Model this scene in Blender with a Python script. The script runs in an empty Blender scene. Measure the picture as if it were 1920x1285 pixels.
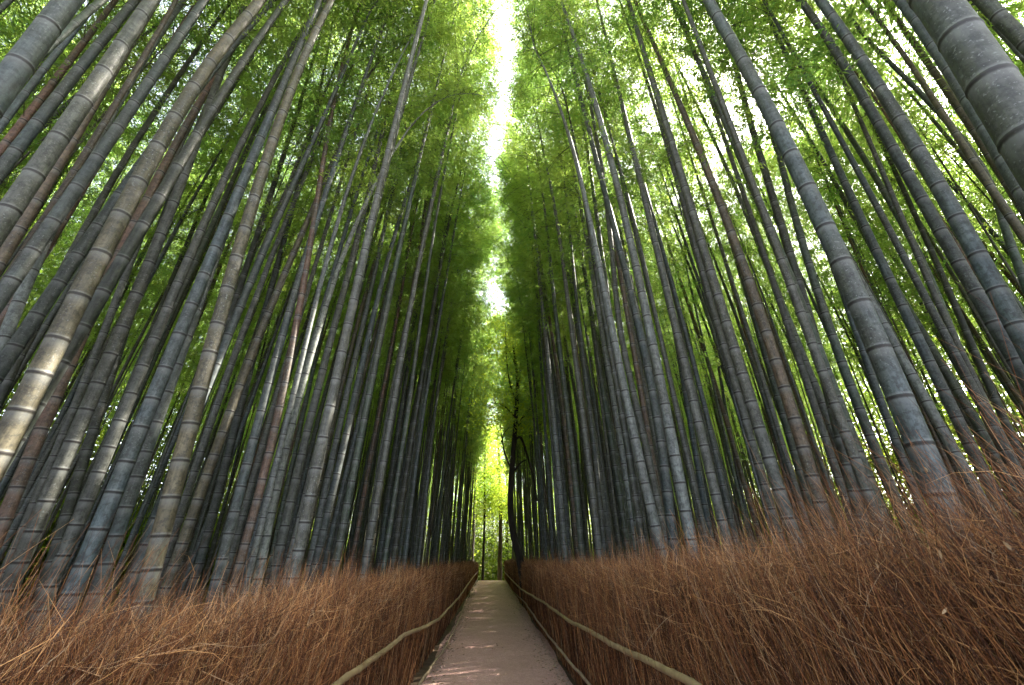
import bpy, math, random
import numpy as np
from mathutils import Vector

R = math.radians
rng = np.random.default_rng(11)
random.seed(5)
scene = bpy.context.scene
col = scene.collection

# ------------------------------------------------------------------ camera
FPX, PITCH, YAW, EYE = 797.0, R(26.9), R(2.6), 1.6
cam_d = bpy.data.cameras.new('camera')
cam_d.sensor_width = 36.0
cam_d.lens = FPX / 1920 * 36.0
cam_d.clip_start = 0.05
cam_d.clip_end = 1000
cam = bpy.data.objects.new('camera', cam_d)
col.objects.link(cam)
cam.location = (0, 0, EYE)
cam.rotation_euler = (R(90) + PITCH, 0, -YAW)
scene.camera = cam
# ------------------------------------------------------------------ sky, sun, exposure
SUN_EL, SUN_AZ = R(47), R(68)          # azimuth measured from +Y towards +X
world = bpy.data.worlds.new('World')
scene.world = world
world.use_nodes = True
wn = world.node_tree.nodes
wn.clear()
w_out = wn.new('ShaderNodeOutputWorld')
w_bg = wn.new('ShaderNodeBackground')
w_sky = wn.new('ShaderNodeTexSky')
w_sky.sky_type = 'NISHITA'
w_sky.sun_disc = False
w_sky.sun_elevation = SUN_EL
w_sky.sun_rotation = SUN_AZ
w_sky.dust_density = 5.0
w_sky.air_density = 0.7
w_bg.inputs['Strength'].default_value = 0.15
w_hsv = wn.new('ShaderNodeHueSaturation')      # a thinly clouded, whitish sky
w_hsv.inputs['Saturation'].default_value = 0.5
world.node_tree.links.new(w_sky.outputs[0], w_hsv.inputs['Color'])
world.node_tree.links.new(w_hsv.outputs[0], w_bg.inputs[0])
world.node_tree.links.new(w_bg.outputs[0], w_out.inputs[0])
sun_d = bpy.data.lights.new('sun', 'SUN')
sun_d.energy = 4.5
sun_d.angle = R(0.5)
sun_d.color = (1.0, 0.93, 0.82)
sun = bpy.data.objects.new('sun', sun_d)
col.objects.link(sun)
sdir = Vector((math.sin(SUN_AZ) * math.cos(SUN_EL), math.cos(SUN_AZ) * math.cos(SUN_EL), math.sin(SUN_EL)))
sun.rotation_euler = sdir.to_track_quat('Z', 'Y').to_euler()
scene.view_settings.view_transform = 'Standard'
scene.view_settings.look = 'None'
scene.view_settings.gamma = 1.0
scene.view_settings.use_curve_mapping = False
scene.view_settings.exposure = 3.6
scene.cycles.max_bounces = 10
scene.cycles.diffuse_bounces = 6
scene.cycles.glossy_bounces = 2
scene.cycles.transmission_bounces = 4
scene.cycles.caustics_reflective = False
scene.cycles.caustics_refractive = False
scene.cycles.use_denoising = True

# ------------------------------------------------------------------ helpers
def tag(o, label=None, cat=None, group=None, kind=None):
    if label: o['label'] = label
    if cat: o['category'] = cat
    if group: o['group'] = group
    if kind: o['kind'] = kind
    return o

def empty(name, loc=(0, 0, 0)):
    o = bpy.data.objects.new(name, None)
    o.empty_display_size = 0.2
    o.location = loc
    col.objects.link(o)
    return o

def mesh_np(name, V, F, mat, parent=None, smooth=False, attrs=None, link=True):
    """V (n,3), F (m,k) integer faces -> ONE mesh object."""
    me = bpy.data.meshes.new(name)
    V = np.ascontiguousarray(V, dtype=np.float32)
    F = np.ascontiguousarray(F, dtype=np.int32)
    m, k = F.shape
    me.vertices.add(len(V)); me.vertices.foreach_set('co', V.ravel())
    me.loops.add(m * k); me.loops.foreach_set('vertex_index', F.ravel())
    me.polygons.add(m)
    me.polygons.foreach_set('loop_start', np.arange(0, m * k, k, dtype=np.int32))
    me.polygons.foreach_set('loop_total', np.full(m, k, dtype=np.int32))
    if smooth:
        me.polygons.foreach_set('use_smooth', np.ones(m, dtype=bool))
    for an, av in (attrs or {}).items():
        a = me.attributes.new(an, 'FLOAT', 'POINT')
        a.data.foreach_set('value', np.ascontiguousarray(av, dtype=np.float32))
    me.update(calc_edges=True)
    me.materials.append(mat)
    o = bpy.data.objects.new(name, me)
    if link: col.objects.link(o)
    if parent is not None: o.parent = parent
    return o

def ground_z(x, y):
    """flat to the crest of the path, then gently down."""
    return -0.07 * max(0.0, y - 39.0) if y < 60 else -1.47

# photograph measurement -> point in the place (used only to survey where things stand)
_F = np.array([math.sin(YAW) * math.cos(PITCH), math.cos(YAW) * math.cos(PITCH), math.sin(PITCH)])
_R = np.array([math.cos(YAW), -math.sin(YAW), 0.0])
_U = np.cross(_R, _F)
def ray(x, y): return _F + (x - 960) / FPX * _R + (642.5 - y) / FPX * _U
def at_y(x, y, Y):
    r = ray(x, y); return r * (Y / r[1]) + np.array([0, 0, EYE])
def at_x(x, y, X):
    r = ray(x, y); return r * (X / r[0]) + np.array([0, 0, EYE])

def norm(v): return v / np.maximum(1e-9, np.linalg.norm(v, axis=-1, keepdims=True))

def tube(P, rad, m=8, cap=True, ref=(0, 1, 0)):
    """swept tube along P (n,3) with radii; returns verts, quads"""
    P = np.asarray(P, float); n = len(P); rad = np.asarray(rad, float)
    T = norm(np.gradient(P, axis=0))
    ref = np.asarray(ref, float)
    U = np.cross(np.broadcast_to(ref, T.shape), T)
    bad = np.linalg.norm(U, axis=1) < 0.15
    U[bad] = np.cross(np.array([1.0, 0.1, 0]), T[bad])
    U = norm(U); W = np.cross(T, U)
    a = np.arange(m) * 2 * math.pi / m
    V = P[:, None, :] + rad[:, None, None] * (np.cos(a)[None, :, None] * U[:, None, :] + np.sin(a)[None, :, None] * W[:, None, :])
    i = np.arange(n - 1)[:, None] * m; j = np.arange(m)[None, :]; j2 = (j + 1) % m
    Q = np.stack([i + j, i + j2, i + m + j2, i + m + j], -1).reshape(-1, 4)
    return V.reshape(-1, 3), Q

class Bag:
    def __init__(s): s.V = []; s.F = []; s.n = 0; s.A = []
    def add(s, V, F, a=None):
        s.V.append(V); s.F.append(F + s.n); s.n += len(V)
        if a is not None: s.A.append(np.broadcast_to(a, (len(V),)))
    def get(s): return np.concatenate(s.V), np.concatenate(s.F)
    def attr(s): return np.concatenate(s.A)

# ------------------------------------------------------------------ materials
def new_mat(name):
    m = bpy.data.materials.new(name); m.use_nodes = True
    nt = m.node_tree; nt.nodes.clear()
    out = nt.nodes.new('ShaderNodeOutputMaterial')
    return m, nt, out

class NB:
    """tiny node builder"""
    def __init__(s, nt): s.nt = nt
    def n(s, t, **kw):
        nd = s.nt.nodes.new(t)
        for k, v in kw.items(): setattr(nd, k, v)
        return nd
    def l(s, a, b): s.nt.links.new(a, b)
    def val(s, sock, v):
        if hasattr(v, 'is_output') or isinstance(v, bpy.types.NodeSocket): s.l(v, sock)
        else: sock.default_value = v
    def mix(s, fac, a, b, mode='MIX'):
        nd = s.n('ShaderNodeMix', data_type='RGBA', blend_type=mode)
        s.val(nd.inputs[0], fac)
        s.val(nd.inputs[6], a if not isinstance(a, tuple) else (*a, 1) if len(a) == 3 else a)
        s.val(nd.inputs[7], b if not isinstance(b, tuple) else (*b, 1) if len(b) == 3 else b)
        return nd.outputs[2]
    def math(s, op, a, b=0.0, c=None):
        nd = s.n('ShaderNodeMath', operation=op)
        s.val(nd.inputs[0], a); s.val(nd.inputs[1], b)
        if c is not None: s.val(nd.inputs[2], c)
        return nd.outputs[0]
    def noise(s, vec, scale, detail=4, rough=0.6):
        nd = s.n('ShaderNodeTexNoise'); s.l(vec, nd.inputs['Vector'])
        nd.inputs['Scale'].default_value = scale; nd.inputs['Detail'].default_value = detail
        nd.inputs['Roughness'].default_value = rough
        return nd.outputs['Fac']
    def ramp(s, fac, stops, interp='LINEAR'):
        nd = s.n('ShaderNodeValToRGB'); s.l(fac, nd.inputs[0])
        cr = nd.color_ramp; cr.interpolation = interp
        while len(cr.elements) < len(stops): cr.elements.new(0.5)
        for e, (p, c) in zip(cr.elements, stops):
            e.position = p
            e.color = (c, c, c, 1) if not isinstance(c, tuple) else (*c, 1)
        return nd.outputs[0]
    def attr(s, name):
        nd = s.n('ShaderNodeAttribute'); nd.attribute_name = name
        return nd.outputs['Fac']

CULM_COLOURS = {
    'blue':  (0.046, 0.062, 0.066), 'slate': (0.036, 0.047, 0.047), 'grey': (0.060, 0.064, 0.056),
    'pale':  (0.086, 0.098, 0.094), 'olive': (0.066, 0.056, 0.032), 'brown': (0.082, 0.057, 0.037),
    'red':   (0.104, 0.060, 0.042), 'dark':  (0.019, 0.023, 0.017), 'green': (0.036, 0.052, 0.038)}

def culm_material(name, use_object_colour):
    m, nt, out = new_mat(name); b = NB(nt)
    oi = b.n('ShaderNodeObjectInfo'); tc = b.n('ShaderNodeTexCoord')
    off = b.n('ShaderNodeVectorMath', operation='MULTIPLY_ADD')
    b.l(oi.outputs['Random'], off.inputs[0]); off.inputs[1].default_value = (37, 53, 91)
    b.l(tc.outputs['Object'], off.inputs[2])
    mp = b.n('ShaderNodeMapping'); mp.inputs['Scale'].default_value = (1, 1, 0.35); b.l(off.outputs[0], mp.inputs[0])
    if use_object_colour:
        base = oi.outputs['Color']
    else:
        c = CULM_COLOURS
        base = b.ramp(oi.outputs['Random'], [(0, c['slate']), (0.25, c['grey']), (0.45, c['green']), (0.6, c['olive']),
                                           (0.72, c['blue']), (0.85, c['brown']), (1, c['dark'])])
    big = b.noise(mp.outputs[0], 2.2, 5)
    mot = b.noise(off.outputs[0], 26, 6, 0.7)
    streak_m = b.n('ShaderNodeMapping'); streak_m.inputs['Scale'].default_value = (1, 1, 0.04); b.l(off.outputs[0], streak_m.inputs[0])
    streak = b.noise(streak_m.outputs[0], 60, 3)
    mul = lambda c, k: b.mix(1.0, c, (k, k, k), 'MULTIPLY')
    pat_m = b.n('ShaderNodeMapping'); pat_m.inputs['Scale'].default_value = (1, 1, 0.5); b.l(off.outputs[0], pat_m.inputs[0])
    pat = b.noise(pat_m.outputs[0], 11, 6, 0.72)
    c1 = b.mix(b.ramp(big, [(0.38, 0.0), (0.64, 1.0)]), base, b.mix(0.5, mul(base, 0.62), (0.055, 0.052, 0.034)))
    c2 = b.mix(b.math('MULTIPLY', b.ramp(pat, [(0.46, 0.0), (0.60, 1.0)]), 0.65), c1, mul(c1, 1.75))          # powdery bloom
    c2 = b.mix(b.math('MULTIPLY', b.ramp(mot, [(0.47, 0.0), (0.58, 1.0)]), 0.80), c2, mul(c2, 0.42))          # dark specks and smears
    c3 = b.mix(b.math('MULTIPLY', b.ramp(streak, [(0.45, 0.0), (0.66, 1.0)]), 0.6), c2, mul(c2, 1.55))
    c3 = b.mix(b.math('MULTIPLY', b.ramp(streak, [(0.34, 1.0), (0.44, 0.0)]), 0.5), c3, mul(c3, 0.6))
    fl = b.noise(off.outputs[0], 60, 3, 0.6)
    flm = b.math('MULTIPLY', b.ramp(fl, [(0.60, 0.0), (0.66, 1.0)]), b.ramp(big, [(0.42, 0.0), (0.6, 0.75)]))
    c4 = b.mix(flm, c3, (0.15, 0.165, 0.155))
    c5 = b.mix(b.math('MULTIPLY', b.attr('bloom'), 0.42), c4, (0.17, 0.18, 0.175))
    c6 = b.mix(b.math('MULTIPLY', b.attr('band'), 0.93), c5, (0.016, 0.014, 0.012))
    p = b.n('ShaderNodeBsdfPrincipled'); b.l(c6, p.inputs['Base Color'])
    p.inputs['Roughness'].default_value = 0.58
    p.inputs['Specular IOR Level'].default_value = 0.4
    bp = b.n('ShaderNodeBump'); bp.inputs['Strength'].default_value = 0.25; bp.inputs['Distance'].default_value = 0.004
    b.l(mot, bp.inputs['Height']); b.l(bp.outputs[0], p.inputs['Normal'])
    b.l(p.outputs[0], out.inputs[0])
    return m
M_CULM = culm_material('bamboo_culm', True)
M_CULM_FAR = culm_material('bamboo_culm_far', False)

def leaf_material(name, dif, trn, dif2, trn2, tw=0.5):
    m, nt, out = new_mat(name); b = NB(nt)
    oi = b.n('ShaderNodeObjectInfo'); ge = b.n('ShaderNodeNewGeometry')
    cl = b.noise(ge.outputs['Position'], 0.55, 3)
    fac = b.math('ADD', b.math('MULTIPLY', oi.outputs['Random'], 0.35), b.math('MULTIPLY', b.ramp(cl, [(0.40, 0.0), (0.60, 1.0)]), 0.5))
    fac = b.math('ADD', fac, b.math('MULTIPLY', ge.outputs['Random Per Island'], 0.3))
    d = b.n('ShaderNodeBsdfPrincipled'); b.l(b.mix(fac, dif, dif2), d.inputs['Base Color'])
    d.inputs['Roughness'].default_value = 0.45; d.inputs['Specular IOR Level'].default_value = 0.35
    t = b.n('ShaderNodeBsdfTranslucent'); b.l(b.mix(fac, trn, trn2), t.inputs['Color'])
    mx = b.n('ShaderNodeMixShader'); mx.inputs[0].default_value = tw
    b.l(d.outputs[0], mx.inputs[1]); b.l(t.outputs[0], mx.inputs[2]); b.l(mx.outputs[0], out.inputs[0])
    return m
M_LEAF = leaf_material('bamboo_leaf', (0.048, 0.100, 0.032), (0.19, 0.41, 0.085), (0.100, 0.148, 0.032), (0.45, 0.57, 0.095), 0.58)
M_TREELEAF = leaf_material('broad_leaf', (0.08, 0.14, 0.02), (0.42, 0.62, 0.05), (0.11, 0.16, 0.02), (0.62, 0.70, 0.06), 0.6)

M_WOOD = leaf_material('woodland_leaf', (0.035, 0.075, 0.014), (0.16, 0.29, 0.025), (0.06, 0.090, 0.014), (0.30, 0.36, 0.03), 0.55)

def simple_material(name, colour, var=None, scale=20, rough=0.8, bump=0.3, stretch=(1, 1, 1), island=0.0, power=1.0):
    m, nt, out = new_mat(name); b = NB(nt)
    tc = b.n('ShaderNodeTexCoord'); mp = b.n('ShaderNodeMapping'); mp.inputs['Scale'].default_value = stretch
    b.l(tc.outputs['Object'], mp.inputs[0])
    nz = b.noise(mp.outputs[0], scale, 6, 0.65)
    fac = b.ramp(nz, [(0.3, 0.0), (0.7, 1.0)])
    if island:
        ge = b.n('ShaderNodeNewGeometry')
        isl = b.math('POWER', ge.outputs['Random Per Island'], power)
        fac = b.math('ADD', b.math('MULTIPLY', fac, 1 - island), b.math('MULTIPLY', isl, island))
    c = b.mix(fac, colour, var or colour)
    p = b.n('ShaderNodeBsdfPrincipled'); b.l(c, p.inputs['Base Color']); p.inputs['Roughness'].default_value = rough
    p.inputs['Specular IOR Level'].default_value = 0.25
    if bump:
        bp = b.n('ShaderNodeBump'); bp.inputs['Strength'].default_value = bump; bp.inputs['Distance'].default_value = 0.01
        b.l(nz, bp.inputs['Height']); b.l(bp.outputs[0], p.inputs['Normal'])
    b.l(p.outputs[0], out.inputs[0])
    return m
M_BRANCH = simple_material('bamboo_branch', (0.045, 0.050, 0.030), (0.075, 0.075, 0.045), 8, 0.6, 0)
M_BARK = simple_material('dark_bark', (0.018, 0.016, 0.014), (0.045, 0.038, 0.030), 14, 0.9, 0.8, (1, 1, 0.3))
M_BARK2 = simple_material('brown_bark', (0.06, 0.045, 0.030), (0.11, 0.085, 0.055), 14, 0.9, 0.8, (1, 1, 0.3))
def twig_material(name, stops):
    m, nt, out = new_mat(name); b = NB(nt)
    ge = b.n('ShaderNodeNewGeometry')
    big = b.noise(ge.outputs['Position'], 2.5, 3)
    c = b.ramp(ge.outputs['Random Per Island'], stops)
    c = b.mix(b.math('MULTIPLY', b.ramp(big, [(0.4, 0.0), (0.65, 1.0)]), 0.45), c, b.mix(1.0, c, (0.55, 0.50, 0.5), 'MULTIPLY'))
    p = b.n('ShaderNodeBsdfPrincipled'); b.l(c, p.inputs['Base Color']); p.inputs['Roughness'].default_value = 0.65
    p.inputs['Specular IOR Level'].default_value = 0.3
    b.l(p.outputs[0], out.inputs[0]); return m
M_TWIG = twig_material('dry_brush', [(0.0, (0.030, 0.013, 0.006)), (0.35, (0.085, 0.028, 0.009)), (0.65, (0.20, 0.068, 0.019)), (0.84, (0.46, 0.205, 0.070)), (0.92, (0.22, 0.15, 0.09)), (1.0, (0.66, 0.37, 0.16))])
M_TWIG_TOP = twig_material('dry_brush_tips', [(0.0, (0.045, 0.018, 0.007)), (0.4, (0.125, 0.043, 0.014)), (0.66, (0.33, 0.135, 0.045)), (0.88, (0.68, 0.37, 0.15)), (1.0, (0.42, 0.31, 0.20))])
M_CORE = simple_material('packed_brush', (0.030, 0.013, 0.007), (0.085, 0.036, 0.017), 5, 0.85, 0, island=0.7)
M_RAIL = simple_material('weathered_rail', (0.20, 0.140, 0.066), (0.34, 0.255, 0.135), 9, 0.6, 0.3)
M_RAIL2 = simple_material('weathered_thin_rail', (0.23, 0.165, 0.105), (0.38, 0.285, 0.19), 9, 0.7, 0.3)
M_DRYLEAF = simple_material('dry_leaf', (0.30, 0.19, 0.10), (0.46, 0.33, 0.20), 9, 0.6, 0, island=0.5)
M_LITTER = simple_material('leaf_litter', (0.13, 0.080, 0.042), (0.30, 0.21, 0.12), 3, 0.8, 0, island=0.8)
M_STONE = simple_material('gravel_stone', (0.20, 0.165, 0.14), (0.40, 0.35, 0.31), 3, 0.85, 0, island=0.8)

def path_material():
    m, nt, out = new_mat('path_gravel'); b = NB(nt)
    tc = b.n('ShaderNodeTexCoord'); v = tc.outputs['Object']
    fine = b.noise(v, 140, 4, 0.7); mid = b.noise(v, 9, 5); big = b.noise(v, 0.9, 4)
    c = b.mix(b.ramp(mid, [(0.35, 0.0), (0.7, 1.0)]), (0.58, 0.325, 0.275), (0.70, 0.425, 0.37))
    c = b.mix(b.math('MULTIPLY', b.ramp(big, [(0.4, 0.0), (0.65, 1.0)]), 0.5), c, (0.44, 0.255, 0.21))
    grit = b.noise(v, 48, 5, 0.75)
    c = b.mix(b.math('MULTIPLY', b.ramp(grit, [(0.40, 1.0), (0.52, 0.0)]), 0.55), c, (0.22, 0.15, 0.12))
    c = b.mix(b.math('MULTIPLY', b.ramp(grit, [(0.56, 0.0), (0.66, 1.0)]), 0.5), c, (0.66, 0.50, 0.43))
    c = b.mix(b.math('MULTIPLY', b.ramp(fine, [(0.35, 1.0), (0.5, 0.0)]), 0.55), c, (0.10, 0.08, 0.065))
    c = b.mix(b.math('MULTIPLY', b.ramp(fine, [(0.58, 0.0), (0.72, 1.0)]), 0.6), c, (0.70, 0.60, 0.52))
    p = b.n('ShaderNodeBsdfPrincipled'); b.l(c, p.inputs['Base Color']); p.inputs['Roughness'].default_value = 0.85
    p.inputs['Specular IOR Level'].default_value = 0.25
    bp = b.n('ShaderNodeBump'); bp.inputs['Strength'].default_value = 0.5; bp.inputs['Distance'].default_value = 0.01
    b.l(b.math('ADD', fine, b.math('MULTIPLY', mid, 2.0)), bp.inputs['Height']); b.l(bp.outputs[0], p.inputs['Normal'])
    b.l(p.outputs[0], out.inputs[0])
    return m
M_PATH = path_material()
M_GROUND = simple_material('forest_floor', (0.055, 0.036, 0.020), (0.15, 0.10, 0.06), 6, 0.95, 0.8)

# ------------------------------------------------------------------ ground and path
def build_ground():
    xs = np.unique(np.concatenate([np.linspace(-150, -20, 14), np.linspace(-20, 20, 41), np.linspace(20, 150, 14)]))
    ys = np.unique(np.concatenate([np.linspace(-60, -10, 6), np.linspace(-10, 70, 81), np.linspace(70, 250, 10)]))
    X, Y = np.meshgrid(xs, ys)
    Z = np.vectorize(ground_z)(X, Y) - 0.004
    off = np.clip((np.abs(X) - 2.0) / 3, 0, 1)
    Z = Z + off * (0.06 * np.sin(X * 1.3 + 0.4 * Y) * np.cos(Y * 0.9 - X * 0.3))
    n, m = X.shape
    i = np.arange(n - 1)[:, None] * m; j = np.arange(m - 1)[None, :]
    Q = np.stack([i + j, i + j + 1, i + m + j + 1, i + m + j], -1).reshape(-1, 4)
    tag(mesh_np('ground', np.stack([X, Y, Z], -1).reshape(-1, 3), Q, M_GROUND, smooth=True), kind='structure')
    ys = np.linspace(-6, 66, 289)
    xc = 0.12 - 0.012 * np.clip(ys - 40, 0, None) ** 2
    V = []
    wl = 1.08 + 0.04 * np.sin(ys * 1.3) + 0.01 * np.sin(ys * 5.3 + 1)
    wr = 1.12 + 0.04 * np.sin(ys * 1.1 + 2) + 0.01 * np.sin(ys * 4.7)
    cols = np.linspace(-1, 1, 9)
    for k, y in enumerate(ys):
        for c in cols:
            x = xc[k] + (c * wl[k] if c < 0 else c * wr[k])
            V.append((x, y, ground_z(x, y) + 0.004 + 0.012 * (1 - c * c)))
    m = len(cols); i = np.arange(len(ys) - 1)[:, None] * m; j = np.arange(m - 1)[None, :]
    Q = np.stack([i + j, i + j + 1, i + m + j + 1, i + m + j], -1).reshape(-1, 4)
    tag(mesh_np('path', np.array(V), Q, M_PATH, smooth=True), kind='structure')
build_ground()

def build_gravel():
    """loose pebbles and bits lying along both edges of the path"""
    n = 5200
    y = 3.5 + 30 * rng.random(n) ** 1.6
    side = rng.integers(0, 2, n)
    edge = np.abs(rng.normal(0, 0.13, n))
    x = np.where(side == 0, -0.92 + edge, 1.18 - edge)
    far = rng.random(n) < 0.18
    x = np.where(far, rng.uniform(-0.85, 1.1, n), x)
    s = rng.uniform(0.004, 0.013, n)
    s = np.where(far, s * 0.6, s)
    base = np.array([[1, 0, 0], [-.5, .87, 0], [-.5, -.87, 0], [.3, .2, .8], [-.2, -.1, .7]], float)
    F0 = np.array([[0, 1, 3], [1, 4, 3], [1, 2, 4], [2, 0, 4], [0, 3, 4]])
    a = rng.random(n) * 6.28
    ca, sa = np.cos(a), np.sin(a)
    B = base[None] * rng.uniform(0.6, 1.3, (n, 1, 3)) * s[:, None, None]
    V = np.stack([B[..., 0] * ca[:, None] - B[..., 1] * sa[:, None], B[..., 0] * sa[:, None] + B[..., 1] * ca[:, None], B[..., 2]], -1)
    V += np.stack([x, y, np.full(n, 0.011)], -1)[:, None, :]
    F = F0[None] + (np.arange(n) * 5)[:, None, None]
    tag(mesh_np('gravel', V.reshape(-1, 3), F.reshape(-1, 3), M_STONE),
        'loose pebbles scattered along both edges of the path', 'gravel', kind='stuff')
build_gravel()

def build_litter():
    """fallen bamboo leaves lying along the path edges"""
    n = 1500
    y = 3.5 + 30 * rng.random(n) ** 1.5
    side = rng.integers(0, 2, n)
    e = np.abs(rng.normal(0, 0.17, n))
    x = np.where(side == 0, -0.93 + e, 1.18 - e)
    x = np.where(rng.random(n) < 0.10, rng.uniform(-0.8, 1.0, n), x)
    a = rng.random(n) * 6.28; L = rng.uniform(0.03, 0.075, n)
    D = np.stack([np.cos(a), np.sin(a), np.zeros(n)], -1); S = np.stack([-np.sin(a), np.cos(a), rng.normal(0, 0.3, n)], -1)
    p = np.stack([x, y, np.full(n, 0.021)], -1)
    mid = p + D * (L * 0.45)[:, None] + np.array([0, 0, 0.006]); w = (L * 0.11)[:, None]
    V = np.stack([p, mid + S * w, p + D * L[:, None], mid - S * w], 1).reshape(-1, 3)
    T = (np.array([[0, 1, 2], [0, 2, 3]])[None] + (np.arange(n) * 4)[:, None, None]).reshape(-1, 3)
    tag(mesh_np('fallen_leaves', V, T, M_LITTER), 'small dry leaves fallen along the edges of the path', 'leaf litter', kind='stuff')
build_litter()

# ------------------------------------------------------------------ bamboo
def culm_mesh(name, curve, height, r0, parent=None, sides=14, link=True, mat=None, seed=0):
    """curve(s) -> points (n,3) along the culm, s in metres from the base"""
    rg = np.random.default_rng(seed)
    nodes = []; s = 0.10
    while s < height * 0.985:
        nodes.append(s)
        t = s / height
        il = (0.13 + 0.30 * min(1, s / 5.0)) * (r0 / 0.055) ** 0.35 * (1.0 if t < 0.7 else 1 - 0.8 * (t - 0.7) / 0.3)
        s += il * rg.uniform(0.86, 1.14)
    S = [0.0]; band = [0.0]; bloom = [0.0]; bulge = [1.0]
    k = r0 / 0.055
    for q in nodes:
        for d, bd, bl, bu in ((-0.085, 0, 0, 1.0), (-0.016, 0, 1, 1.0), (-0.008, 0.7, 0.2, 1.012), (-0.0045, 1, 0, 1.04), (0.0042, 1, 0, 1.04), (0.008, 0.1, 0.8, 1.03), (0.013, 0, 0.8, 1.01), (0.022, 0, 0, 1.0)):
            v = q + d * k
            if v > S[-1]:
                S.append(v); band.append(bd); bloom.append(bl); bulge.append(bu)
    S.append(height); band.append(0); bloom.append(0); bulge.append(1)
    S = np.array(S); t = S / height
    rad = r0 * (1 - 0.10 * t - 0.80 * np.clip((t - 0.12) / 0.88, 0, 1) ** 1.5) * np.array(bulge)
    rad = np.maximum(rad, 0.004) * (1 + 0.18 * np.exp(-S / 0.25))
    V, Q = tube(curve(S), rad, sides)
    o = mesh_np(name, V, Q, mat or M_CULM, parent, True,
                {'band': np.repeat(band, sides), 'bloom': np.repeat(bloom, sides)}, link)
    return o, nodes

def foliage_arrays(curve, height, h0, nodes, rg, dens=1.0, leaf=0.13, rad=1.45, prune=None):
    """branches + leaf sprays; returns (branch tris), (leaf verts, tris)"""
    hn = np.array([n for n in nodes if n > h0])
    if len(hn) > 40: hn = hn[np.sort(rg.choice(len(hn), 40, replace=False))]
    az0 = rg.random() * 6.28
    BP = []; BT = []
    for i, s in enumerate(hn):
        f = (s - h0) / max(0.5, height - h0)
        prof = 0.55 + 0.55 * math.sin(min(1, f * 1.25) * math.pi * 0.62) if f < 0.75 else 1.05 - 2.6 * (f - 0.75)
        for k in range(2):
            L = rad * max(0.28, prof) * rg.uniform(0.65, 1.15)
            BP.append((s, az0 + i * math.pi + (k - 0.5) * 1.1 + rg.normal(0, 0.35), L, rg.uniform(0.35, 0.95)))
    # tip cluster
    for k in range(3): BP.append((height * 0.97, rg.random() * 6.28, 0.5, 0.9))
    BP = np.array(BP); nb = len(BP)
    base = curve(BP[:, 0])
    az, L, el = BP[:, 1], BP[:, 2], BP[:, 3]
    hd = np.stack([np.cos(az), np.sin(az), np.zeros(nb)], -1)
    def bpt(t):  # t (m,) with index
        idx, tt = t
        Lk = L[idx]
        return base[idx] + hd[idx] * (Lk * tt * np.cos(el[idx]) * (1 + 0.25 * tt))[:, None] + np.array([0, 0, 1.0]) * (Lk * (np.sin(el[idx]) * tt - 0.62 * tt * tt))[:, None]
    # branch ribbons: thin three sided twigs
    ts = np.array([0, .33, .66, 1.0])
    Vb = []; 
    idx = np.repeat(np.arange(nb), 4); tt = np.tile(ts, nb)
    C = bpt((idx, tt)).reshape(nb, 4, 3)
    wr = (0.0075 * (0.6 + 0.4 * L / rad))[:, None] * np.array([1, .75, .5, .25])[None]
    side = np.stack([-np.sin(az), np.cos(az), np.zeros(nb)], -1)
    up = np.array([0, 0, 1.0])
    offs = [side * 1.0, -side * 0.5 + up * 0.87, -side * 0.5 - up * 0.87]
    V = np.stack([C + wr[..., None] * o[:, None, :] for o in offs], 2)      # nb,4,3,3
    q = []
    for a in range(3):
        for c in range(3):
            c2 = (c + 1) % 3
            q.append([a * 3 + c, a * 3 + c2, (a + 1) * 3 + c2, (a + 1) * 3 + c])
    q = np.array(q)
    QB = (q[None] + (np.arange(nb) * 12)[:, None, None]).reshape(-1, 4)
    VB = V.reshape(-1, 3)
    # leaf clusters
    ncl = max(3, int(11 * dens)); nlf = 19
    n = nb * ncl
    idx = np.repeat(np.arange(nb), ncl); tt = rg.uniform(0.18, 1.05, n)
    full = np.where(rg.random(nb) < 0.28, 0.15, 1.0)                      # some branches are nearly bare
    keep = rg.random(n) < np.clip(L[idx] / rad + 0.3, 0, 1) * full[idx]
    idx, tt = idx[keep], tt[keep]; n = len(idx)
    P = bpt((idx, tt)) + rg.normal(0, 1, (n, 3)) * np.array([0.17, 0.17, 0.13]) * (0.5 + L[idx] / rad)[:, None] + np.array([0, 0, -0.05])
    caz = az[idx] + rg.normal(0, 0.9, n)
    lidx = np.repeat(np.arange(n), nlf); m = len(lidx)
    laz = caz[lidx] + rg.normal(0, 0.75, m)
    dn = rg.uniform(-0.15, 1.0, m)
    D = np.stack([np.cos(laz) * np.cos(dn), np.sin(laz) * np.cos(dn), -np.sin(dn)], -1)
    N = norm(np.array([0, 0, 1.0]) + rg.normal(0, 0.55, (m, 3)))
    Sd = norm(np.cross(D, N)); 
    ll = leaf * rg.uniform(0.65, 1.25, m); lw = ll * rg.uniform(0.08, 0.12, m)
    p0 = P[lidx] + rg.normal(0, 0.055, (m, 3))
    if prune is not None:
        k = prune(p0); p0, D, Sd, ll, lw = p0[k], D[k], Sd[k], ll[k], lw[k]; m = len(p0)
    mid = p0 + D * (ll * 0.42)[:, None]
    tip = p0 + D * ll[:, None] + np.array([0, 0, -1.0]) * (ll * 0.16)[:, None]
    VL = np.stack([p0, mid + Sd * lw[:, None], tip, mid - Sd * lw[:, None]], 1).reshape(-1, 3)
    TL = (np.array([[0, 1, 2], [0, 2, 3]])[None] + (np.arange(m) * 4)[:, None, None]).reshape(-1, 3)
    return VB, QB, VL, TL

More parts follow.
